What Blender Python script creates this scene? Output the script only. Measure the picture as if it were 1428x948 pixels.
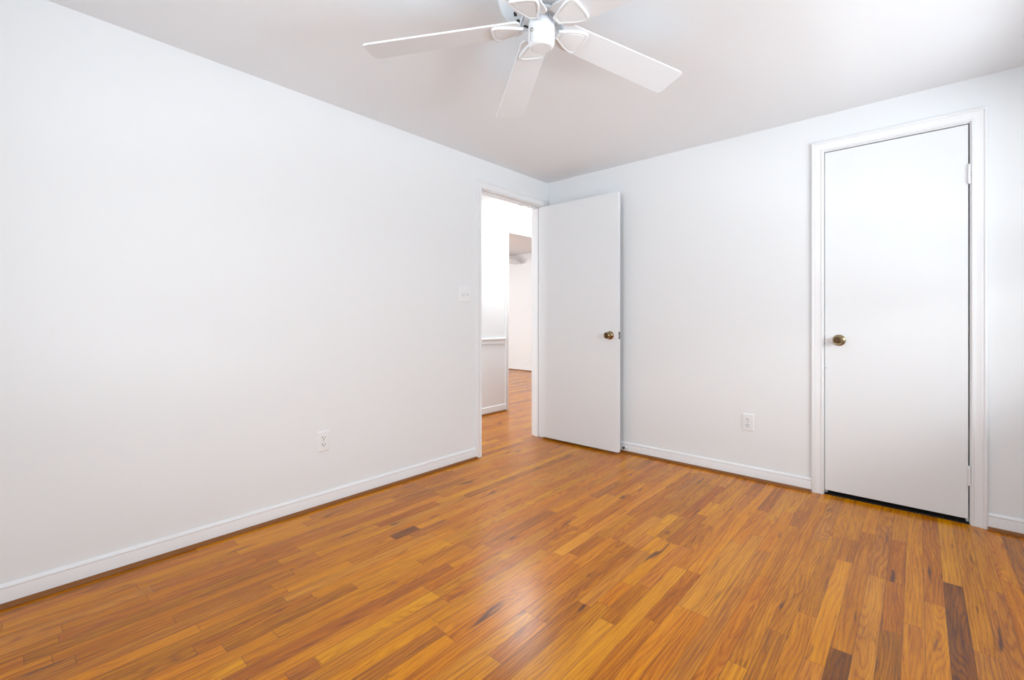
import bpy, bmesh, math, random
from mathutils import Vector, Matrix
random.seed(7)
for o in list(bpy.data.objects): bpy.data.objects.remove(o)
S = bpy.context.scene
COL = S.collection

# ------------------------------------------------------------ camera, light, exposure
cam = bpy.data.objects.new('camera', bpy.data.cameras.new('camera'))
COL.objects.link(cam)
cam.location = (2.5183, -3.3186, 1.0563)
cam.rotation_euler = (math.pi/2, 0, math.radians(41.6279))
cam.data.sensor_width = 36
cam.data.lens = 637.163/1428*36
cam.data.shift_y = -28.9/1428
cam.data.clip_start = .02
S.camera = cam
S.view_settings.view_transform = 'Standard'
S.view_settings.look = 'None'
S.view_settings.gamma = 1
S.view_settings.use_curve_mapping = False
S.view_settings.exposure = 0.08

W = bpy.data.worlds.new('sky'); S.world = W; W.use_nodes = True
bg = W.node_tree.nodes['Background']
bg.inputs[0].default_value = (.93, .965, 1, 1); bg.inputs[1].default_value = 2.8

def area(name, loc, rot, sx, sy, power, color=(1, 1, 1), spread=180):
    l = bpy.data.lights.new(name, 'AREA'); l.shape = 'RECTANGLE'
    l.size = sx; l.size_y = sy; l.energy = power; l.color = color; l.spread = math.radians(spread)
    o = bpy.data.objects.new(name, l); COL.objects.link(o)
    o.location = loc; o.rotation_euler = rot
    return o
H = 2.29            # ceiling height
XR, YN = 3.32, -3.95  # right wall, near wall (behind the camera)
# daylight arriving from beyond the windows, with added ceiling and hall fill
DAY = (.965, .985, 1)
area('daylight', (XR+.70, -1.45, 1.42), (0, math.pi/2, 0), .30, 1.6, 26, DAY)
area('ceiling_fill', (XR+2.0, -1.6, .30), (0, math.pi/2+.45, 0), .5, 2.2, 56, (.78, .90, 1))  # low lamp added outside to lift and cool the ceiling
area('daylight', (XR+1.0, -3.0, 1.42), (0, math.pi/2, 0), .5, 1.0, 34, DAY)
area('daylight', (1.45, YN-1.0, 1.42), (math.pi/2, 0, 0), 1.5, .6, 50, (.89, .95, 1))
area('daylight', (-3.6, -.9, 1.5), (math.pi/2, 0, 0), 1.8, 1.2, 130, (1, 1, 1))
area('daylight', (-.58, -3.7, 1.3), (math.pi/2, 0, 0), .8, 1.6, 48, (1, 1, 1))  # added fill lamp for the hall, behind its made-up end window

# ------------------------------------------------------------ materials
def mat(name, color, rough=.5, metal=0, spec=.5, **kw):
    m = bpy.data.materials.new(name); m.use_nodes = True
    b = m.node_tree.nodes['Principled BSDF']
    b.inputs['Base Color'].default_value = (*color, 1)
    b.inputs['Roughness'].default_value = rough
    b.inputs['Metallic'].default_value = metal
    b.inputs['Specular IOR Level'].default_value = spec
    for k, v in kw.items(): b.inputs[k.replace('_', ' ')].default_value = v
    return m
def bump(m, scale, strength, dist=.002, detail=3, colour_var=None):
    nt = m.node_tree; b = nt.nodes['Principled BSDF']
    tc = nt.nodes.new('ShaderNodeTexCoord'); n = nt.nodes.new('ShaderNodeTexNoise')
    n.inputs['Scale'].default_value = scale; n.inputs['Detail'].default_value = detail
    nt.links.new(tc.outputs['Object'], n.inputs['Vector'])
    bp = nt.nodes.new('ShaderNodeBump'); bp.inputs['Strength'].default_value = strength
    bp.inputs['Distance'].default_value = dist
    nt.links.new(n.outputs['Fac'], bp.inputs['Height']); nt.links.new(bp.outputs[0], b.inputs['Normal'])
    return m
M = {}
M['wall'] = bump(mat('matt white wall paint', (.812, .842, .864), .75, spec=.25), 260, .12, .001)
M['ceiling'] = bump(mat('flat white ceiling paint', (.842, .875, .905), .9, spec=.15), 180, .15, .001)
M['trim'] = bump(mat('semigloss white trim paint', (.84, .86, .88), .38, spec=.4), 60, .05, .001)
M['door'] = bump(mat('satin white door paint', (.808, .839, .863), .45, spec=.35), 40, .05, .001)
M['fan'] = mat('white fan enamel', (.82, .86, .89), .32, spec=.4)
M['blade'] = mat('white fan blade laminate', (.80, .84, .875), .4, spec=.35)
M['plastic'] = mat('white switch plate plastic', (.84, .86, .88), .3)
M['dark'] = mat('black slot', (.012, .012, .012), .6)
M['rubber'] = mat('black rubber', (.015, .015, .016), .6)
M['steel'] = mat('brushed steel', (.45, .44, .42), .35, 1)
M['plate'] = mat('tarnished strike plate', (.16, .16, .15), .45, 1)
M['frame'] = mat('white window frame paint', (.85, .85, .86), .4)
M['closet_shade'] = mat('closet shade black', (.02, .018, .016), .9)  # near-black colour paints in the shade of the closed closet

def brass():
    m = mat('antique brass', (.36, .27, .14), .22, 1)
    nt = m.node_tree; b = nt.nodes['Principled BSDF']
    tc = nt.nodes.new('ShaderNodeTexCoord'); n = nt.nodes.new('ShaderNodeTexNoise')
    n.inputs['Scale'].default_value = 60; nt.links.new(tc.outputs['Object'], n.inputs['Vector'])
    r = nt.nodes.new('ShaderNodeValToRGB')
    r.color_ramp.elements[0].color = (.22, .16, .085, 1); r.color_ramp.elements[1].color = (.46, .36, .20, 1)
    nt.links.new(n.outputs['Fac'], r.inputs[0]); nt.links.new(r.outputs[0], b.inputs['Base Color'])
    return m
M['brass'] = brass()
M['darkbrass'] = mat('dark brass knob face', (.10, .06, .028), .42, .8)

def emis(name, c, s):
    m = bpy.data.materials.new(name); m.use_nodes = True; nt = m.node_tree
    b = nt.nodes['Principled BSDF']; b.inputs['Base Color'].default_value = (.9, .9, .9, 1)
    b.inputs['Emission Color'].default_value = (*c, 1); b.inputs['Emission Strength'].default_value = s
    return m
M['lampglass'] = emis('lit opal glass', (1, .98, .96), 90)

def pane_mat():
    m = bpy.data.materials.new('window glass'); m.use_nodes = True; nt = m.node_tree
    nt.nodes.clear(); o = nt.nodes.new('ShaderNodeOutputMaterial')
    t = nt.nodes.new('ShaderNodeBsdfTransparent'); g = nt.nodes.new('ShaderNodeBsdfGlossy')
    g.inputs['Roughness'].default_value = .02; x = nt.nodes.new('ShaderNodeMixShader')
    x.inputs[0].default_value = .06
    nt.links.new(t.outputs[0], x.inputs[1]); nt.links.new(g.outputs[0], x.inputs[2]); nt.links.new(x.outputs[0], o.inputs[0])
    return m
M['glass'] = pane_mat()

def math_node(nt, op, a, b=None, clamp=False):
    n = nt.nodes.new('ShaderNodeMath'); n.operation = op; n.use_clamp = clamp
    for i, v in enumerate((a, b)):
        if v is None: continue
        if isinstance(v, (int, float)): n.inputs[i].default_value = v
        else: nt.links.new(v, n.inputs[i])
    return n.outputs[0]
def oak_nodes(m, tone_from_attr=True, tone=.5, dark=1.0):
    nt = m.node_tree; L = nt.links.new; b = nt.nodes['Principled BSDF']
    mn = lambda op, a, c=None, clamp=False: math_node(nt, op, a, c, clamp)
    tc = nt.nodes.new('ShaderNodeTexCoord'); sp = nt.nodes.new('ShaderNodeSeparateXYZ'); L(tc.outputs['Object'], sp.inputs[0])
    if tone_from_attr:
        at = nt.nodes.new('ShaderNodeAttribute'); at.attribute_name = 'plank'
        sc = nt.nodes.new('ShaderNodeSeparateColor'); L(at.outputs['Color'], sc.inputs[0])
        T, R1, R2 = sc.outputs[0], sc.outputs[1], sc.outputs[2]
    else:
        v = nt.nodes.new('ShaderNodeValue'); v.outputs[0].default_value = tone; T = R1 = R2 = v.outputs[0]
    # coordinates of the sawn board: every plank is a different slice of the log
    def coords(sx, sy, ox, oy, oz):
        c = nt.nodes.new('ShaderNodeCombineXYZ')
        L(mn('ADD', mn('MULTIPLY', sp.outputs[0], sx), mn('MULTIPLY', R1, ox)), c.inputs[0])
        L(mn('ADD', mn('MULTIPLY', sp.outputs[1], sy), mn('MULTIPLY', R2, oy)), c.inputs[1])
        L(mn('MULTIPLY', R1, oz), c.inputs[2]); return c.outputs[0]
    # fine open pores along the board
    n2 = nt.nodes.new('ShaderNodeTexNoise'); n2.inputs['Scale'].default_value = 1; n2.inputs['Detail'].default_value = 4
    n2.inputs['Roughness'].default_value = .65
    L(coords(520, 12, 91, 33, 5), n2.inputs['Vector'])
    n2f = n2.outputs['Fac']
    # slow warp that makes the cathedral figure
    n1 = nt.nodes.new('ShaderNodeTexNoise'); n1.inputs['Scale'].default_value = 1; n1.inputs['Detail'].default_value = 1.5
    L(coords(11, 1.5, 31, 17, 9), n1.inputs['Vector'])
    cath = nt.nodes.new('ShaderNodeMapRange'); cath.inputs[1].default_value = .45; cath.inputs[2].default_value = .75; L(R2, cath.inputs[0])
    rings = mn('ADD', mn('MULTIPLY', n1.outputs['Fac'], mn('ADD', mn('MULTIPLY', cath.outputs[0], 13), 6)), mn('ADD', mn('MULTIPLY', sp.outputs[0], 75), mn('MULTIPLY', n2f, 1.1)))
    fr = mn('FRACT', rings)
    tri = mn('SUBTRACT', 1, mn('ABSOLUTE', mn('SUBTRACT', mn('MULTIPLY', fr, 2), 1)))
    ring = mn('POWER', tri, 2.8)
    n3 = nt.nodes.new('ShaderNodeTexNoise'); n3.inputs['Scale'].default_value = 1; n3.inputs['Detail'].default_value = 3
    L(coords(60, 3.2, 51, 73, 7), n3.inputs['Vector'])
    # rare mineral streaks and knots
    n4 = nt.nodes.new('ShaderNodeTexNoise'); n4.inputs['Scale'].default_value = 1; n4.inputs['Detail'].default_value = 2.5
    n4.inputs['Distortion'].default_value = .6
    L(coords(34, 3.8, 131, 63, 13), n4.inputs['Vector'])
    mr = nt.nodes.new('ShaderNodeMapRange'); mr.inputs[1].default_value = .655; mr.inputs[2].default_value = .75
    L(n4.outputs['Fac'], mr.inputs[0])
    n5 = nt.nodes.new('ShaderNodeTexVoronoi'); n5.inputs['Scale'].default_value = 1
    L(coords(3.2, 1.2, 23, 41, 3), n5.inputs['Vector'])
    kn = nt.nodes.new('ShaderNodeMapRange'); kn.inputs[1].default_value = .022; kn.inputs[2].default_value = .010
    L(n5.outputs['Distance'], kn.inputs[0])
    # tone
    t1 = mn('ADD', T, mn('MULTIPLY', mn('SUBTRACT', n3.outputs['Fac'], .5), .50))
    t2 = mn('SUBTRACT', t1, mn('MULTIPLY', ring, .19))
    t3 = mn('ADD', t2, mn('MULTIPLY', mn('SUBTRACT', n2.outputs['Fac'], .5), .62), True)
    ramp = nt.nodes.new('ShaderNodeValToRGB'); cr = ramp.color_ramp
    cols = [(0, (.105, .036, .012)), (.22, (.26, .082, .009)), (.42, (.46, .142, .003)), (.60, (.66, .235, .002)), (.80, (.80, .345, .006)), (1, (.85, .50, .09))]
    cr.elements[0].position = 0; cr.elements[0].color = (*cols[0][1], 1)
    cr.elements[1].position = 1; cr.elements[1].color = (*cols[-1][1], 1)
    for p, c in cols[1:-1]:
        e = cr.elements.new(p); e.color = (*c, 1)
    L(t3, ramp.inputs[0])
    mx = nt.nodes.new('ShaderNodeMix'); mx.data_type = 'RGBA'; mx.inputs[7].default_value = (.09, .033, .014, 1)
    L(mn('MAXIMUM', mn('MULTIPLY', mr.outputs[0], .9), mn('MULTIPLY', kn.outputs[0], .85)), mx.inputs[0]); L(ramp.outputs[0], mx.inputs[6])
    col = mx.outputs[2]
    if tone_from_attr:
        def uvn(name):
            u = nt.nodes.new('ShaderNodeUVMap'); u.uv_map = name; s = nt.nodes.new('ShaderNodeSeparateXYZ'); L(u.outputs[0], s.inputs[0]); return s
        a, e = uvn('sides'), uvn('ends')
        d = mn('MINIMUM', mn('MINIMUM', a.outputs[0], a.outputs[1]), mn('MINIMUM', e.outputs[0], e.outputs[1]))
        sm = nt.nodes.new('ShaderNodeMapRange'); sm.inputs[1].default_value = .0014; sm.inputs[2].default_value = .0003
        L(d, sm.inputs[0])
        m2 = nt.nodes.new('ShaderNodeMix'); m2.data_type = 'RGBA'; m2.inputs[7].default_value = (.07, .025, .010, 1)
        L(mn('MULTIPLY', sm.outputs[0], .7), m2.inputs[0]); L(col, m2.inputs[6]); col = m2.outputs[2]
        seam = sm.outputs[0]
    else: seam = 0.0
    if dark != 1:
        g = nt.nodes.new('ShaderNodeMix'); g.data_type = 'RGBA'; g.blend_type = 'MULTIPLY'; g.inputs[0].default_value = 1
        g.inputs[7].default_value = (dark, dark, dark, 1); L(col, g.inputs[6]); col = g.outputs[2]
    hs = nt.nodes.new('ShaderNodeHueSaturation')      # boards differ a little in hue and richness
    L(mn('ADD', mn('MULTIPLY', R1, .010), .494), hs.inputs['Hue']); L(mn('ADD', mn('MULTIPLY', mn('FRACT', mn('MULTIPLY', R2, 7.3)), .06), .985), hs.inputs['Saturation'])
    L(col, hs.inputs['Color']); col = hs.outputs[0]
    L(col, b.inputs['Base Color'])
    h = mn('SUBTRACT', mn('MULTIPLY', n2.outputs['Fac'], .5), mn('MULTIPLY', seam, 1.0))
    bp = nt.nodes.new('ShaderNodeBump'); bp.inputs['Strength'].default_value = .12; bp.inputs['Distance'].default_value = .0008
    L(h, bp.inputs['Height']); L(bp.outputs[0], b.inputs['Normal'])
    return m
M['oak'] = oak_nodes(mat('varnished red oak strip floor', (.5, .2, .04), .25, spec=.34))
M['oaktrim'] = bump(mat('stained oak shoe moulding', (.24, .088, .018), .42, spec=.3), 90, .2, .0005)

# ------------------------------------------------------------ mesh helpers
def obj(name, bm, m, parent=None, smooth=False, bevel=0):
    bmesh.ops.recalc_face_normals(bm, faces=bm.faces[:])
    me = bpy.data.meshes.new(name); bm.to_mesh(me); bm.free()
    if m: me.materials.append(m)
    o = bpy.data.objects.new(name, me); COL.objects.link(o)
    if parent: o.parent = parent
    if smooth:
        for p in me.polygons: p.use_smooth = True
    if bevel:
        b = o.modifiers.new('b', 'BEVEL'); b.width = bevel; b.segments = 2; b.limit_method = 'ANGLE'
    return o
def autosmooth(o, deg=35):
    me = o.data; bm = bmesh.new(); bm.from_mesh(me)
    for f in bm.faces: f.smooth = True
    for e in bm.edges:
        e.smooth = not (len(e.link_faces) == 2 and e.calc_face_angle(0) > math.radians(deg))
    bm.to_mesh(me); bm.free(); return o
def bx(bm, x0, x1, y0, y1, z0, z1):
    v = [bm.verts.new((x, y, z)) for x in (x0, x1) for y in (y0, y1) for z in (z0, z1)]
    for f in ((0, 1, 3, 2), (4, 6, 7, 5), (0, 4, 5, 1), (2, 3, 7, 6), (0, 2, 6, 4), (1, 5, 7, 3)):
        bm.faces.new([v[i] for i in f])
    return v
def box(*a):
    bm = bmesh.new(); bx(bm, *a); return bm
def boxes(*L):
    bm = bmesh.new()
    for a in L: bx(bm, *a)
    return bm
def lathe(bm, prof, seg=40, mtx=None):
    """prof: (r, z) pairs turned about z"""
    rings = []
    for r, z in prof:
        if r < 1e-6: ring = [bm.verts.new((0, 0, z))]
        else: ring = [bm.verts.new((r*math.cos(2*math.pi*i/seg), r*math.sin(2*math.pi*i/seg), z)) for i in range(seg)]
        rings.append(ring)
    for a, b in zip(rings, rings[1:]):
        for i in range(seg):
            j = (i+1) % seg
            if len(a) == 1 and len(b) == 1: continue
            if len(a) == 1: bm.faces.new((a[0], b[i], b[j]))
            elif len(b) == 1: bm.faces.new((a[i], a[j], b[0]))
            else: bm.faces.new((a[i], a[j], b[j], b[i]))
    if mtx is not None:
        vs = [v for r in rings for v in r]; bmesh.ops.transform(bm, matrix=mtx, verts=vs)
    return bm
def sweep(bm, path, prof):
    """path: list of (point, u, v) frames; prof: closed (a,b) outline placed at point+a*u+b*v"""
    rings = [[bm.verts.new(Vector(p)+Vector(u)*a+Vector(v)*b) for a, b in prof] for p, u, v in path]
    n = len(prof)
    for A, B in zip(rings, rings[1:]):
        for i in range(n):
            j = (i+1) % n; bm.faces.new((A[i], A[j], B[j], B[i]))
    bm.faces.new(rings[0]); bm.faces.new(rings[-1][::-1]); return bm
def tube(bm, pts, r, seg=10):
    rings = []
    for i, p in enumerate(pts):
        p = Vector(p); a = Vector(pts[max(i-1, 0)]); b = Vector(pts[min(i+1, len(pts)-1)]); t = (b-a).normalized()
        u = t.orthogonal().normalized(); w = t.cross(u)
        rings.append([bm.verts.new(p+(u*math.cos(2*math.pi*k/seg)+w*math.sin(2*math.pi*k/seg))*r) for k in range(seg)])
    for A, B in zip(rings, rings[1:]):
        for i in range(seg):
            j = (i+1) % seg; bm.faces.new((A[i], A[j], B[j], B[i]))
    bm.faces.new(rings[0]); bm.faces.new(rings[-1][::-1]); return bm
def struct(o, label=None):
    o['kind'] = 'structure'
    if label: o['label'] = label
    return o
def thing(name, label, cat, loc=(0, 0, 0), group=None):
    o = bpy.data.objects.new(name, None); COL.objects.link(o); o.location = loc; o.empty_display_size = .05
    o['label'] = label; o['category'] = cat
    if group: o['group'] = group
    return o

# ------------------------------------------------------------ shell
TW = .115          # wall thickness
# door openings (clear)
DA0, DA1, DAH = -.840, -.080, 2.062      # bedroom door, left wall
CB0, CB1, CBH = 2.094, 2.717, 2.066      # closet, back wall
HX = -1.055                               # far face of the hall
HO0, HO1, HOH = .630, 1.42, 2.062        # opening in hall wall
J = .019                                  # jamb board
YH = 3.872                                # far room's end wall
FH = 2.40                                 # its ceiling

# floor: strip oak planks, 57 mm, running along y
SPEC = [  # row, near y, far y, tone
 (45, -2.6, -.79, .10), (45, -.79, .2, .74), (44, -1.01, .2, .40), (44, -2.3, -1.01, .70), (43, -1.22, -.09, .68), (43, -2.6, -1.22, .60),
 (43, -.09, .2, .5), (42, -.47, .2, .60), (42, -.93, -.47, .36), (42, -1.315, -.93, .36), (42, -2.4, -1.315, .22), (41, -.92, -.30, .42), (41, -.30, .2, .56), (41, -2.3, -.92, .64),
 (40, -.46, .2, .70), (40, -1.535, -.46, .44), (40, -2.5, -1.535, .08), (39, -.60, .2, .62), (39, -.86, -.60, .30), (39, -1.65, -.86, .80), (39, -2.5, -1.65, .62),
 (38, -.62, .2, .58), (38, -1.395, -.62, .40), (38, -2.4, -1.395, .58), (37, -1.57, -.72, .44), (37, -2.6, -1.57, .34), (36, -1.815, -.95, .46), (36, -2.6, -1.815, .74),
 (46, -1.25, .2, .56), (46, -2.6, -1.25, .42), (47, -.75, .2, .60), (47, -2.3, -.75, .46), (48, -.62, .2, .66), (48, -2.3, -.62, .55), (49, -1.2, .2, .28), (50, -1.2, .2, .5),
 (35, -1.233, -.62, .50), (35, -2.6, -1.233, .50), (34, -1.0, -.45, .58), (34, -2.2, -1.0, .42),
 (33, -1.65, -.86, .62), (33, -2.7, -1.65, .56), (32, -1.65, -1.0, .66), (32, -2.9, -1.65, .70), (31, -1.794, -1.39, .34), (31, -2.6, -1.794, .42),
 (30, -2.5, -1.39, .78), (30, -1.39, -.6, .50), (29, -1.20, -.9, .36), (28, -1.65, -1.206, .76), (28, -1.206, -.8, .28), (27, -1.19, -.88, .30), (26, -1.2, -.896, .78), (26, -.896, -.3, .40),
 (25, -1.35, -.98, .68), (25, -.98, -.2, .34), (24, -1.35, -.7, .38), (22, -1.645, -1.376, .90), (23, -1.6, -1.376, .32), (21, -1.375, -.8, .40), (21, -2.3, -1.66, .58),
 (20, -1.365, -.55, .76), (20, -2.2, -1.365, .40), (19, -2.66, -2.2, .78), (19, -2.2, -1.5, .48), (19, -2.75, -2.665, .28), (18, -2.85, -2.2, .60), (10, -1.905, -1.2, .66), (10, -2.05, -1.905, .10), (10, -2.6, -2.05, .50),
 (11, -1.98, -1.75, .28), (14, -2.835, -2.38, .32), (14, -2.38, -1.9, .66), (14, -3.4, -2.835, .66), (13, -2.9, -2.52, .40), (13, -2.52, -1.8, .66), (15, -2.7, -2.1, .56),
 (11, -2.57, -2.3, .74), (9, -2.5, -1.6, .52), (12, -2.6, -1.9, .60)]
def make_floor():
    PW = .0572; PH = .33
    bm = bmesh.new(); cl = bm.loops.layers.float_color.new('plank')
    us = bm.loops.layers.uv.new('sides'); ue = bm.loops.layers.uv.new('ends')
    rnd = random.Random(21)
    X0, X1, Y0, Y1 = -5.3, 3.5, -4.2, 4.05
    k = math.floor(X0/PW-PH)
    spec = {}
    for r, a, b, t in SPEC: spec.setdefault(r, []).append((a, b, t))
    while (k+PH)*PW < X1:
        xa, xb = (k+PH)*PW, (k+PH+1)*PW
        segs = sorted(spec.get(k, []))
        out = []; y = Y0
        def fill(a, b):
            y = a
            while y < b-1e-4:
                L = rnd.choice((.25, .35, .45, .55, .7, .9, 1.15))*rnd.uniform(.85, 1.15)
                e = min(y+L, b)
                if b-e < .16: e = b
                q = rnd.random()
                t = rnd.gauss(.54, .085) if q > .16 else rnd.uniform(.24, .38)
                if q > .9: t = rnd.uniform(.7, .8)
                out.append((y, e, max(.05, min(.9, t)))); y = e
        for a, b, t in segs:
            if a > y+1e-3: fill(y, a)
            if b <= y: continue
            out.append((max(a, y), min(b, Y1), t)); y = b
        fill(y, Y1)
        for a, b, t in out:
            t = .57+(t-.57)*(.5 if t > .2 else .76)
            c = (t, rnd.random(), rnd.random(), 1)
            vs = [bm.verts.new(p) for p in ((xa, a, 0), (xb, a, 0), (xb, b, 0), (xa, b, 0))]
            f = bm.faces.new(vs)
            for lp, s, e in zip(f.loops, ((0, PW), (PW, 0), (PW, 0), (0, PW)), ((0, b-a), (0, b-a), (b-a, 0), (b-a, 0))):
                lp[cl] = c; lp[us].uv = s; lp[ue].uv = e
        k += 1
    v = bx(bm, X0, X1, Y0, Y1, -.12, -.002)
    me = bpy.data.meshes.new('floor'); bm.to_mesh(me); bm.free(); me.materials.append(M['oak'])
    o = bpy.data.objects.new('floor', me); COL.objects.link(o); return struct(o)
make_floor()

# bedroom left wall (hall beyond), rough opening around the jambs
struct(obj('wall_left', boxes((-TW, 0, YN, DA0-J, 0, H), (-TW, 0, DA1+J, TW, 0, H), (-TW, 0, DA0-J, DA1+J, DAH+J, H)), M['wall']))
struct(obj('wall_back', boxes((0, CB0-J, 0, TW, 0, H), (CB1+J, XR, 0, TW, 0, H), (CB0-J, CB1+J, 0, TW, CBH+J, H)), M['wall']))
def wall_with_windows_x(x0, x1, y0, y1, wins):
    L = []; y = y0
    for a, b, z0, z1 in sorted(wins):
        L += [(x0, x1, y, a, 0, H), (x0, x1, a, b, 0, z0), (x0, x1, a, b, z1, H)]; y = b
    L.append((x0, x1, y, y1, 0, H)); return boxes(*L)
WR = [(-2.25, -.50, .91, 1.88), (-3.55, -2.55, .98, 1.87)]
struct(obj('wall_right', wall_with_windows_x(XR, XR+.16, YN-.16, TW, WR), M['wall']))
WNx = (.75, 2.15, .98, 1.87)
a, b, z0, z1 = WNx
struct(obj('wall_near', boxes((-TW, a, YN-.16, YN, 0, H), (b, XR, YN-.16, YN, 0, H), (a, b, YN-.16, YN, 0, z0), (a, b, YN-.16, YN, z1, H)), M['wall']))
struct(obj('ceiling', box(-.001, XR+.16, YN-.16, TW, H, H+.1), M['ceiling']))
# closet behind the back wall
struct(obj('wall_closet', boxes((CB0-.5, CB0-.45, TW, .8, 0, H), (CB1+.4, CB1+.45, TW, .8, 0, H), (CB0-.5, CB1+.45, .8, .85, 0, H), (CB0-.5, CB1+.45, TW, .85, H, H+.05)), M['closet_shade']))
struct(obj('closet_shade_sheet', box(CB0, CB1, .004, .8, -.001, .003), M['closet_shade']))  # dark sheet added to paint the shade under the closet door
# hall
HY0, HY1 = -3.0, 2.6
struct(obj('wall_hall', boxes((HX-TW, HX, HY0, HO0-J, 0, FH), (HX-TW, HX, HO1+J, HY1, 0, FH), (HX-TW, HX, HO0-J, HO1+J, HOH+J, FH)), M['wall']))
struct(obj('wall_hall_side', boxes((-TW, 0, TW, HY1, 0, H)), M['wall']))
struct(obj('wall_hall_end', boxes((HX, 0, HY1, HY1+.1, 0, H), (HX, -TW, HY0-.1, HY0, 0, .5), (HX, -TW, HY0-.1, HY0, 2.1, H), (HX, HX+.12, HY0-.1, HY0, .5, 2.1), (-TW-.12, -TW, HY0-.1, HY0, .5, 2.1)), M['wall']))
struct(obj('ceiling_hall', box(HX, 0, HY0-.1, HY1+.1, H, H+.1), M['ceiling'])).location = (0, 0, 0)
# far room beyond the hall
FX0, FY0 = -5.2, -.2
wf = (-4.6, -2.6, .8, 2.1)
struct(obj('wall_far', boxes((FX0, HX, YH, YH+.1, 0, FH)), M['wall']))
struct(obj('wall_far_side', boxes((FX0-.1, FX0, FY0-.1, YH+.1, 0, FH), (HX-TW, HX, HY1+.0, YH, 0, FH)), M['wall']))
struct(obj('wall_far_near', boxes((FX0, wf[0], FY0-.1, FY0, 0, FH), (wf[1], HX-TW, FY0-.1, FY0, 0, FH), (wf[0], wf[1], FY0-.1, FY0, 0, wf[2]), (wf[0], wf[1], FY0-.1, FY0, wf[3], FH)), M['wall']))
struct(obj('ceiling_far', box(FX0-.1, HX, FY0-.1, YH+.1, FH, FH+.1), M['ceiling']))

# windows (outside the frame, they let the daylight in)
def window(name, orient, pos, a, b, z0, z1):
    """orient 'x': pane normal along x at x=pos, a..b along y; 'y' the other way"""
    def P(u0, u1, d0, d1, w0, w1):
        return (pos+d0, pos+d1, u0, u1, w0, w1) if orient == 'x' else (u0, u1, pos+d0, pos+d1, w0, w1)
    t = .045; zm = (z0+z1)/2
    r = obj(name, boxes(P(a, a+t, -.03, .03, z0, z1), P(b-t, b, -.03, .03, z0, z1), P(a+t, b-t, -.03, .03, z0, z0+t), P(a+t, b-t, -.03, .03, z1-t, z1)), M['frame'])
    struct(r)
    obj('sash', boxes(P(a+t, b-t, -.015, .015, zm-.02, zm+.02)), M['frame'], r)
    obj('pane', boxes(P(a+t, b-t, .0, .004, z0+t, z1-t)), M['glass'], r)
    return r
for i, (a, b, z0, z1) in enumerate(WR): window('window_%d' % (i+1), 'x', XR+.10, a, b, z0, z1)
window('window_3', 'y', YN-.10, *WNx)
window('window_4', 'y', FY0-.05, *wf)
window('window_5', 'y', HY0-.05, HX+.12, -TW-.12, .5, 2.1)  # made-up hall end window, unseen, lets the fill lamp in

# ------------------------------------------------------------ trim
CAS = [(0, 0), (0, .008), (.003, .0115), (.008, .0115), (.011, .0085), (.014, .0085), (.028, .0105), (.038, .0145), (.041, .0145), (.0425, .0125),
       (.0445, .0125), (.046, .016), (.050, .018), (.055, .0175), (.058, .0155), (.059, .012), (.059, 0)]
def casing(name, orient, pos, sign, a, b, h, parent=None, m=None):
    """three mitred sides round an opening a..b, height h, on the plane pos, standing out towards sign"""
    bm = bmesh.new()
    def V(u, z): return (pos, u, z) if orient == 'x' else (u, pos, z)
    n = (sign, 0, 0) if orient == 'x' else (0, sign, 0)
    def U(u, z): return (0, u, z) if orient == 'x' else (u, 0, z)
    sweep(bm, [(V(a, 0), U(-1, 0), n), (V(a, h), U(-1, 1), n), (V(b, h), U(1, 1), n), (V(b, 0), U(1, 0), n)], CAS)
    o = obj(name, bm, m or M['trim'], parent); return autosmooth(o, 28)
def jamb(bm, orient, w0, w1, a, b, h, s0, s1, st=.012):
    def P(d0, d1, u0, u1, z0, z1): return (d0, d1, u0, u1, z0, z1) if orient == 'x' else (u0, u1, d0, d1, z0, z1)
    bx(bm, *P(w0, w1, a-J, a, 0, h)); bx(bm, *P(w0, w1, b, b+J, 0, h)); bx(bm, *P(w0, w1, a-J, b+J, h, h+J))
    if s0 is not None:
        bx(bm, *P(s0, s1, a, a+st, 0, h)); bx(bm, *P(s0, s1, b-st, b, 0, h)); bx(bm, *P(s0, s1, a+st, b-st, h-st, h))
    return bm
rv = .005
# bedroom doorway
t1 = struct(obj('trim_1', jamb(bmesh.new(), 'x', -TW, 0, DA0, DA1, DAH, -.078, -.040), M['trim'], bevel=.001), 'white door lining in the left wall')
casing('casing', 'x', 0, 1, DA0-rv, DA1+rv, DAH+rv, t1)
casing('casing', 'x', -TW, -1, DA0-rv, DA1+rv, DAH+rv, t1)
obj('strike_plate', box(-.034, -.004, DA0, DA0+.0015, .90, .955), M['plate'], t1)['label'] = 'tarnished metal strike plate'
# closet doorway
t2 = struct(obj('trim_2', jamb(bmesh.new(), 'y', 0, TW, CB0, CB1, CBH, .040, .075), M['trim'], bevel=.001), 'white door lining in the back wall')
casing('casing', 'y', 0, -1, CB0-rv, CB1+rv, CBH+rv, t2)
# hall opening
t3 = struct(obj('trim_3', jamb(bmesh.new(), 'x', HX-TW, HX, HO0, HO1, HOH, None, None), M['trim'], bevel=.001), 'white lining of the hall opening')
casing('casing', 'x', HX, 1, HO0-rv+.008, HO1+rv, HOH+rv, t3)
casing('casing', 'x', HX-TW, -1, HO0-rv, HO1+rv, HOH+rv, t3)

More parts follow.
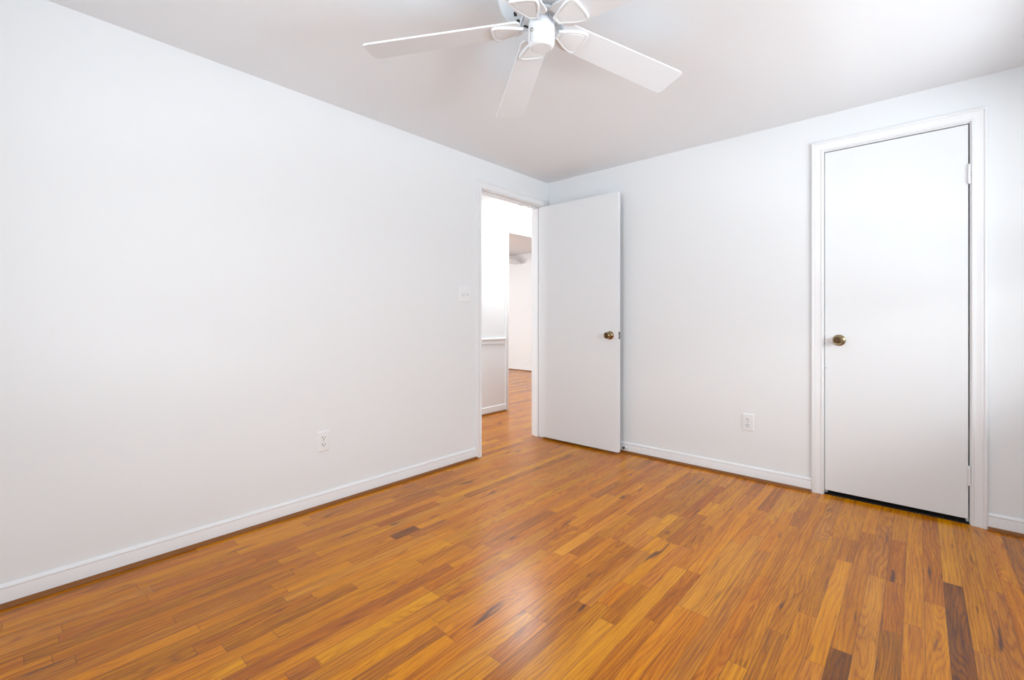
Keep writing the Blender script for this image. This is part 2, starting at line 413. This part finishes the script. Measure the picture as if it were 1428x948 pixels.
BB = [(0, .006), (.012, .006), (.012, .062), (.0105, .066), (.0135, .069), (.0135, .073), (.010, .077), (.005, .0815), (0, .083)]
SH = [(.012, .0005), (.031, .0005), (.0305, .006), (.027, .012), (.022, .0145), (.012, .0155)]
def skirt(bm, orient, pos, sign, a, b, prof):
    def V(u): return (pos, u, 0) if orient == 'x' else (u, pos, 0)
    n = (sign, 0, 0) if orient == 'x' else (0, sign, 0)
    return sweep(bm, [(V(a), n, (0, 0, 1)), (V(b), n, (0, 0, 1))], prof)
CW = .059+rv
runs = {
 'left': [('x', 0, 1, YN, DA0-CW)],
 'back': [('y', 0, -1, .0, CB0-CW), ('y', 0, -1, CB1+CW, XR)],
 'right': [('x', XR, -1, YN, 0)],
 'near': [('y', YN, 1, 0, XR)],
 'hall': [('x', HX, 1, HY0, HO0-CW+.008), ('x', HX, 1, HO1+CW, HY1)],
 'far': [('y', YH, -1, FX0, HX)]}
ti = 4
for k, L in runs.items():
    bm = bmesh.new(); b2 = bmesh.new()
    for r in L: skirt(bm, *r, BB); skirt(b2, *r, SH)
    o = autosmooth(struct(obj('baseboard_'+k, bm, M['trim'])), 30)
    o = autosmooth(struct(obj('trim_%d' % ti, b2, M['oaktrim']), 'stained oak shoe moulding along the baseboard'), 50); ti += 1
CR = [(0, .775), (.010, .777), (.014, .783), (.010, .789), (.010, .812), (.016, .82), (.024, .827), (.026, .836), (.022, .843), (0, .845)]
o = autosmooth(struct(obj('trim_%d' % ti, skirt(bmesh.new(), 'x', HX, 1, HY0, HO0-CW+.008, CR), M['trim']), 'white chair rail on the hall wall'), 30)

# ------------------------------------------------------------ doors
def knob(parent, loc, outward, z_rose=.0):
    """brass knob with round rose; outward = unit vector"""
    q = Vector(outward).to_track_quat('Z', 'Y').to_matrix().to_4x4()
    mt = Matrix.Translation(loc) @ q
    kn = obj('knob', lathe(bmesh.new(), [(0, 0), (.033, 0), (.033, .003), (.029, .007), (.016, .009), (.012, .012), (.011, .026), (.014, .031), (.022, .037), (.0265, .045), (.0270, .052), (.0245, .059), (.0205, .0625), (.0195, .0615), (0, .0605)], 40, mt), M['brass'], parent)
    kn['label'] = 'antique brass knob'
    f = obj('knob_face', lathe(bmesh.new(), [(0, .0607), (.0188, .0617), (.0165, .0635), (.0075, .0640), (.0065, .0632), (0, .063)], 32, mt), M['darkbrass'], kn)
    f['label'] = 'dark brass knob face'
    autosmooth(kn, 40); autosmooth(f, 40); return kn
def hinge(parent, x, y, z, axis='back'):
    """painted butt hinge: knuckle barrel, tips and the leaf edges"""
    bm = bmesh.new(); r = .0062; n = 5; h = .096; z0 = z-h/2
    for i in range(n):
        a = z0+i*h/n; b = a+h/n-.0012
        lathe(bm, [(0, a), (r*.9, a), (r, a+.0008), (r, b-.0008), (r*.9, b), (0, b)], 18, Matrix.Translation((x, y, 0)))
    lathe(bm, [(0, z0-.004), (r*.7, z0-.003), (r*.9, z0), (0, z0)], 18, Matrix.Translation((x, y, 0)))
    lathe(bm, [(0, z0+h+.004), (r*.7, z0+h+.003), (r*.9, z0+h), (0, z0+h)], 18, Matrix.Translation((x, y, 0)))
    lathe(bm, [(0, z0-.001), (r*.55, z0-.001), (r*.55, z0+h+.001), (0, z0+h+.001)], 12, Matrix.Translation((x, y, 0)))
    return bm
# open bedroom door, leaf swung a quarter turn against the back wall
LA = math.radians(.6)
d1 = thing('bedroom_door', 'open flat white door with brass knob, swung into the room against the back wall', 'door', (.016, DA1-.040, 0))
d1.rotation_euler = (0, 0, LA)
LW = .758
lf = obj('door_leaf', box(0, LW, 0, .035, .018, 2.050), M['door'], d1, bevel=.0012)
knob(d1, (LW-.070, 0, .930), (0, -1, 0))
lp = obj('latch_plate', box(LW-.0005, LW+.0012, .006, .029, .902, .958), M['plate'], d1); lp['label'] = 'dark metal latch plate'
obj('latch_bolt', box(LW, LW+.009, .012, .023, .922, .938), M['steel'], lp)
for z in (.26, 1.80):
    obj('hinge', hinge(d1, -.006, .042, z), M['trim'], d1, smooth=False)
# closet door
d2 = thing('closet_door', 'closed flat white closet door with a brass knob and painted hinges', 'door', (CB0+.003, 0.002, 0))
CWd = 2.7115-(CB0+.003)
obj('door_leaf', box(0, CWd, 0, .035, .028, 2.060), M['door'], d2, bevel=.0012)
knob(d2, (.070, 0, .932), (0, -1, 0))
lp = obj('latch_plate', box(-.0025, .0003, -.0022, .018, .902, .958), M['plate'], d2); lp['label'] = 'dark metal latch edge'
hk = obj('bumper_nub', lathe(bmesh.new(), [(0, 0), (.006, 0), (.0055, .006), (.003, .009), (0, .0095)], 16, Matrix.Translation((.009, 0, .768)) @ Vector((0, -1, 0)).to_track_quat('Z', 'Y').to_matrix().to_4x4()), M['trim'], d2, True)
hk['label'] = 'small white painted nub'
for z in (1.803, .252):
    obj('hinge', hinge(d2, CWd+.003, -.0075, z), M['trim'], d2)
    obj('hinge_leaf', box(CWd-.012, CWd-.0, -.0012, .0, z-.048, z+.048), M['trim'], d2)

# rigid door stop on the baseboard
ds = thing('door_stop', 'small door stop with a black rubber tip on the baseboard behind the open door', 'door stop', (.786, -.0135, .045))
q = Vector((0, -1, 0)).to_track_quat('Z', 'Y').to_matrix().to_4x4()
autosmooth(obj('post', lathe(bmesh.new(), [(0, 0), (.012, 0), (.011, .003), (.0045, .006), (.004, .028), (0, .028)], 20, q), M['trim'], ds))
autosmooth(obj('rubber_tip', lathe(bmesh.new(), [(0, .0275), (.0075, .0275), (.0085, .031), (.008, .041), (.005, .044), (0, .0445)], 20, q), M['rubber'], ds))

# ------------------------------------------------------------ outlets and switch
def place(o, loc, outward):
    o.location = loc
    o.rotation_euler = {'x': (0, 0, math.pi/2), 'y': (0, 0, 0)}[outward]
def plate_bm(w, h):
    bm = bmesh.new()
    # local: x across, z up, -y outward
    v0 = [(-w/2, 0, -h/2), (w/2, 0, -h/2), (w/2, 0, h/2), (-w/2, 0, h/2)]
    def ring(i, y): return [bm.verts.new(((w/2-i)*sx, -y, (h/2-i)*sz)) for sx, sz in ((-1, -1), (1, -1), (1, 1), (-1, 1))]
    R = [ring(0, 0), ring(0, .003), ring(.003, .0055), ring(.006, .0062)]
    for A, B in zip(R, R[1:]):
        for i in range(4): bm.faces.new((A[i], A[(i+1) % 4], B[(i+1) % 4], B[i]))
    bm.faces.new(R[0]); bm.faces.new(R[-1]); return bm
def receptacle_bm():
    bm = bmesh.new(); r = .0172; pts = []
    for i in range(32):
        a = 2*math.pi*i/32; x = max(-.0172, min(.0172, 1.0*r*math.cos(a)))*1.0; z = max(-.0135, min(.0135, r*math.sin(a))); pts.append((x, z))
    A = [bm.verts.new((x, -.0055, z)) for x, z in pts]; B = [bm.verts.new((x, -.0078, z)) for x, z in pts]; C = [bm.verts.new((x*.95, -.0084, z*.95)) for x, z in pts]
    for P, Q in ((A, B), (B, C)):
        for i in range(32): bm.faces.new((P[i], P[(i+1) % 32], Q[(i+1) % 32], Q[i]))
    bm.faces.new(C); bm.faces.new(A[::-1]); return bm
def outlet(label, loc, outward):
    t = thing('wall_outlet', label, 'outlet', group='duplex outlets low on the walls'); place(t, loc, outward)
    obj('cover_plate', plate_bm(.070, .115), M['plastic'], t)
    for z in (.0195, -.0195):
        rc = obj('receptacle', receptacle_bm(), M['plastic'], t); rc.location = (0, 0, z)
        s = bmesh.new(); bx(s, -.0092, -.0056, -.0088, -.0080, -.0002, .0090); bx(s, .0052, .0084, -.0088, -.0080, .0005, .0078)
        lathe(s, [(0, -.0004), (.0032, -.0004), (.0032, .0004), (0, .0004)], 14, Matrix.Translation((0, -.0084, -.0065)) @ q)
        sl = obj('slots', s, M['dark'], rc); sl['label'] = 'dark plug slots'
    obj('screw', lathe(bmesh.new(), [(0, 0), (.0032, 0), (.0028, .0012), (0, .0014)], 14, Matrix.Translation((0, -.0061, 0)) @ q), M['steel'], t)
    return t
outlet('white duplex outlet low on the left wall', (0, -2.0945, .3665), 'x')
outlet('white duplex outlet low on the back wall left of the closet door', (1.673, 0, .371), 'y')
sw = thing('light_switch', 'white double switch plate with round dimmer knob beside the doorway', 'switch'); place(sw, (0, -1.0135, 1.244), 'x')
obj('cover_plate', plate_bm(.115, .120), M['plastic'], sw)
autosmooth(obj('dimmer_knob', lathe(bmesh.new(), [(0, 0), (.0155, 0), (.0155, .004), (.0135, .006), (.0125, .017), (.0105, .0185), (0, .019)], 28, Matrix.Translation((-.022, -.0058, 0)) @ q), M['plastic'], sw), 40)
tb = bmesh.new(); bx(tb, .0185, .0275, -.0075, -.0055, -.012, .012)
obj('toggle_collar', tb, M['plastic'], sw)
tb = bmesh.new(); vs = bx(tb, .020, .026, -.019, -.006, -.006, .004)
for v in vs:
    if v.co.y < -.01: v.co.z -= .006
tg = obj('toggle', tb, M['plastic'], sw, bevel=.001)
for x in (-.022, .023):
    for z in (.030, -.030):
        obj('screw', lathe(bmesh.new(), [(0, 0), (.0030, 0), (.0026, .0012), (0, .0014)], 14, Matrix.Translation((x, -.0061, z)) @ q), M['plastic'], sw)

# ------------------------------------------------------------ ceiling fan
def fan(label, loc, phase, group=None):
    t = thing('ceiling_fan', label, 'ceiling fan', loc)     # origin on the ceiling
    # wide motor housing close to the ceiling
    hs = autosmooth(obj('motor_housing', lathe(bmesh.new(), [(0, -.0005), (.152, -.0005), (.158, -.012), (.160, -.035), (.159, -.070), (.153, -.090), (.142, -.104), (.126, -.112), (.108, -.116), (.080, -.117), (0, -.117)], 64), M['fan'], t), 30)
    # dark cooling vents round the underside
    vb = bmesh.new()
    for i in range(14):
        a0 = 2*math.pi*(i+.15)/14; a1 = 2*math.pi*(i+.68)/14; P = []
        for rr, zz in ((.0905, -.1165), (.1015, -.1160)):
            for s in range(5):
                a = a0+(a1-a0)*s/4; P.append(((rr*math.cos(a), rr*math.sin(a), zz-.001), (rr*math.cos(a), rr*math.sin(a), zz+.004)))
        lo = [vb.verts.new(p[0]) for p in P]; up = [vb.verts.new(p[1]) for p in P]
        for s in range(4):
            vb.faces.new((lo[s], lo[s+1], lo[s+6], lo[s+5])); vb.faces.new((up[s], up[s+1], up[s+6], up[s+5]))
            vb.faces.new((lo[s], lo[s+1], up[s+1], up[s])); vb.faces.new((lo[s+5], lo[s+6], up[s+6], up[s+5]))
        vb.faces.new((lo[0], lo[5], up[5], up[0])); vb.faces.new((lo[4], lo[9], up[9], up[4]))
    v = obj('vent_slots', vb, M['dark'], hs); v['label'] = 'dark cooling slots'
    # rotating hub, neck and switch housing
    autosmooth(obj('hub', lathe(bmesh.new(), [(0, -.122), (.056, -.122), (.060, -.125), (.060, -.136), (.054, -.140), (0, -.140)], 48), M['fan'], t), 30)
    obj('gap_shade', lathe(bmesh.new(), [(0, -.116), (.048, -.116), (.048, -.123), (0, -.123)], 40), M['dark'], t)['label'] = 'black filler for the shaded gap above the hub'  # black cylinder paints in the shade between housing and hub
    nk = autosmooth(obj('neck', lathe(bmesh.new(), [(0, -.1395), (.036, -.1395), (.036, -.150), (0, -.150)], 40), M['fan'], t), 30)
    cp = autosmooth(obj('switch_housing', lathe(bmesh.new(), [(0, -.146), (.030, -.146), (.042, -.150), (.0465, -.158), (.048, -.170), (.048, -.224), (.0465, -.234), (.042, -.242), (.036, -.246), (.034, -.2455), (.033, -.247), (0, -.2475)], 56), M['fan'], t), 30)
    # pull chain socket on the side of the switch housing
    a = math.radians(264); ca, sa = math.cos(a), math.sin(a)
    sk = obj('chain_socket', lathe(bmesh.new(), [(0, 0), (.0065, 0), (.0065, .006), (.004, .008), (0, .008)], 16, Matrix.Translation((.0475*ca, .0475*sa, -.200)) @ Vector((ca, sa, 0)).to_track_quat('Z', 'Y').to_matrix().to_4x4()), M['steel'], cp)
    cb = bmesh.new()
    for i in range(11):
        bmesh.ops.create_icosphere(cb, subdivisions=1, radius=.0017, matrix=Matrix.Translation(((.0555+.001*math.sin(i))*ca, (.0555+.001*math.sin(i))*sa, -.206-i*.0036)))
    obj('pull_chain', cb, M['steel'], cp)['label'] = 'short bead pull chain'
    for i in range(5):
        th = math.radians(phase+72*i); droop = math.radians(4.1); pit = math.radians(-10.8)
        u = Vector((math.cos(th)*math.cos(droop), math.sin(th)*math.cos(droop), -math.sin(droop)))
        v0 = Vector((-math.sin(th), math.cos(th), 0)); n = u.cross(v0)
        vv = v0*math.cos(pit)+n*math.sin(pit); nn = u.cross(vv)
        zc = Vector((0, 0, -.1665+.0))
        # blade: tapered board with rounded tip corners
        R0, R1, w0, w1, cr_ = .078, .662, .057, .070, .018
        def wd(r): return w0+(w1-w0)*min(1, (r-R0)/(R1-R0))
        out = [(R0, -w0+.012), (R0+.012, -w0)]
        out += [(R1-cr_+cr_*math.sin(k*math.pi/12), -wd(R1)+cr_-cr_*math.cos(k*math.pi/12)) for k in range(7)]
        out += [(R1-cr_+cr_*math.cos(k*math.pi/12), wd(R1)-cr_+cr_*math.sin(k*math.pi/12)) for k in range(7)]
        out += [(R0+.012, w0), (R0, w0-.012)]
        bm = bmesh.new()
        A = [bm.verts.new(zc+u*r+vv*w) for r, w in out]; B = [bm.verts.new(zc+u*r+vv*w+nn*.0065) for r, w in out]
        bm.faces.new(A); bm.faces.new(B[::-1])
        for k in range(len(out)):
            j = (k+1) % len(out); bm.faces.new((A[k], A[j], B[j], B[k]))
        bl = obj('blade', bm, M['blade'], t, bevel=.0012)
        # blade iron: flared plate with a raised rim under the blade root, narrowing arm to the hub
        prof = [(.066, .016), (.082, .022), (.102, .033), (.128, .045), (.150, .0515), (.164, .0530), (.172, .0510), (.178, .0450)]
        outl = prof + [(.1815, .030), (.183, 0), (.1815, -.030)] + [(r, -w) for r, w in prof[::-1]]
        bm = bmesh.new()
        c0 = (.135, 0)
        def lay(s, h): return [bm.verts.new(zc+u*(c0[0]+(r-c0[0])*s)+vv*(w*s)-nn*h) for r, w in outl]
        L_ = [lay(1, .0002), lay(1, .007), lay(.97, .009), lay(.86, .009), lay(.83, .0065), lay(.79, .0065), lay(.76, .0082)]
        for P, Q in zip(L_, L_[1:]):
            for k in range(len(outl)):
                j = (k+1) % len(outl); bm.faces.new((P[k], P[j], Q[j], Q[k]))
        bm.faces.new(L_[0][::-1]); bm.faces.new(L_[-1])
        # arm
        zh = Vector((0, 0, -.128))
        p0 = zh+Vector((math.cos(th), math.sin(th), 0))*.045; p1 = zh+Vector((math.cos(th), math.sin(th), 0))*.068
        p2 = zc+u*.085-nn*.004; p3 = zc+u*.105-nn*.004
        fr = []
        for p, w, vd in ((p0, .012, v0), (p1, .013, v0), (p2, .017, vv), (p3, .026, vv)):
            nd = nn if vd is vv else Vector((0, 0, 1)); fr.append((p, vd*w, nd*.004))
        sweep(bm, fr, [(-1, -1), (1, -1), (1, 1), (-1, 1)])
        ir = autosmooth(obj('blade_iron', bm, M['fan'], t), 40)
    return t
FANZ = H
fan('white five-blade ceiling fan hugging the bedroom ceiling', (1.4930, -2.0030, FANZ), 70.17)
# a second white fan in the far room, only a blade tip shows past the hall doorway
fan('white ceiling fan in the far room, one blade tip seen through the hall opening', (-3.83, 3.10, FH), 65)

# ------------------------------------------------------------ hall ceiling light
hl = thing('ceiling_light', 'lit flush round ceiling light in the hall seen through the doorway', 'ceiling light', (-.70, .58, H))
autosmooth(obj('base', lathe(bmesh.new(), [(0, -.0005), (.135, -.0005), (.137, -.012), (.130, -.020), (0, -.020)], 48), M['fan'], hl))
autosmooth(obj('glass_dome', lathe(bmesh.new(), [(.126, -.0205), (.125, -.035), (.115, -.055), (.090, -.070), (.055, -.080), (.02, -.084), (0, -.084)], 48), M['lampglass'], hl), 60)
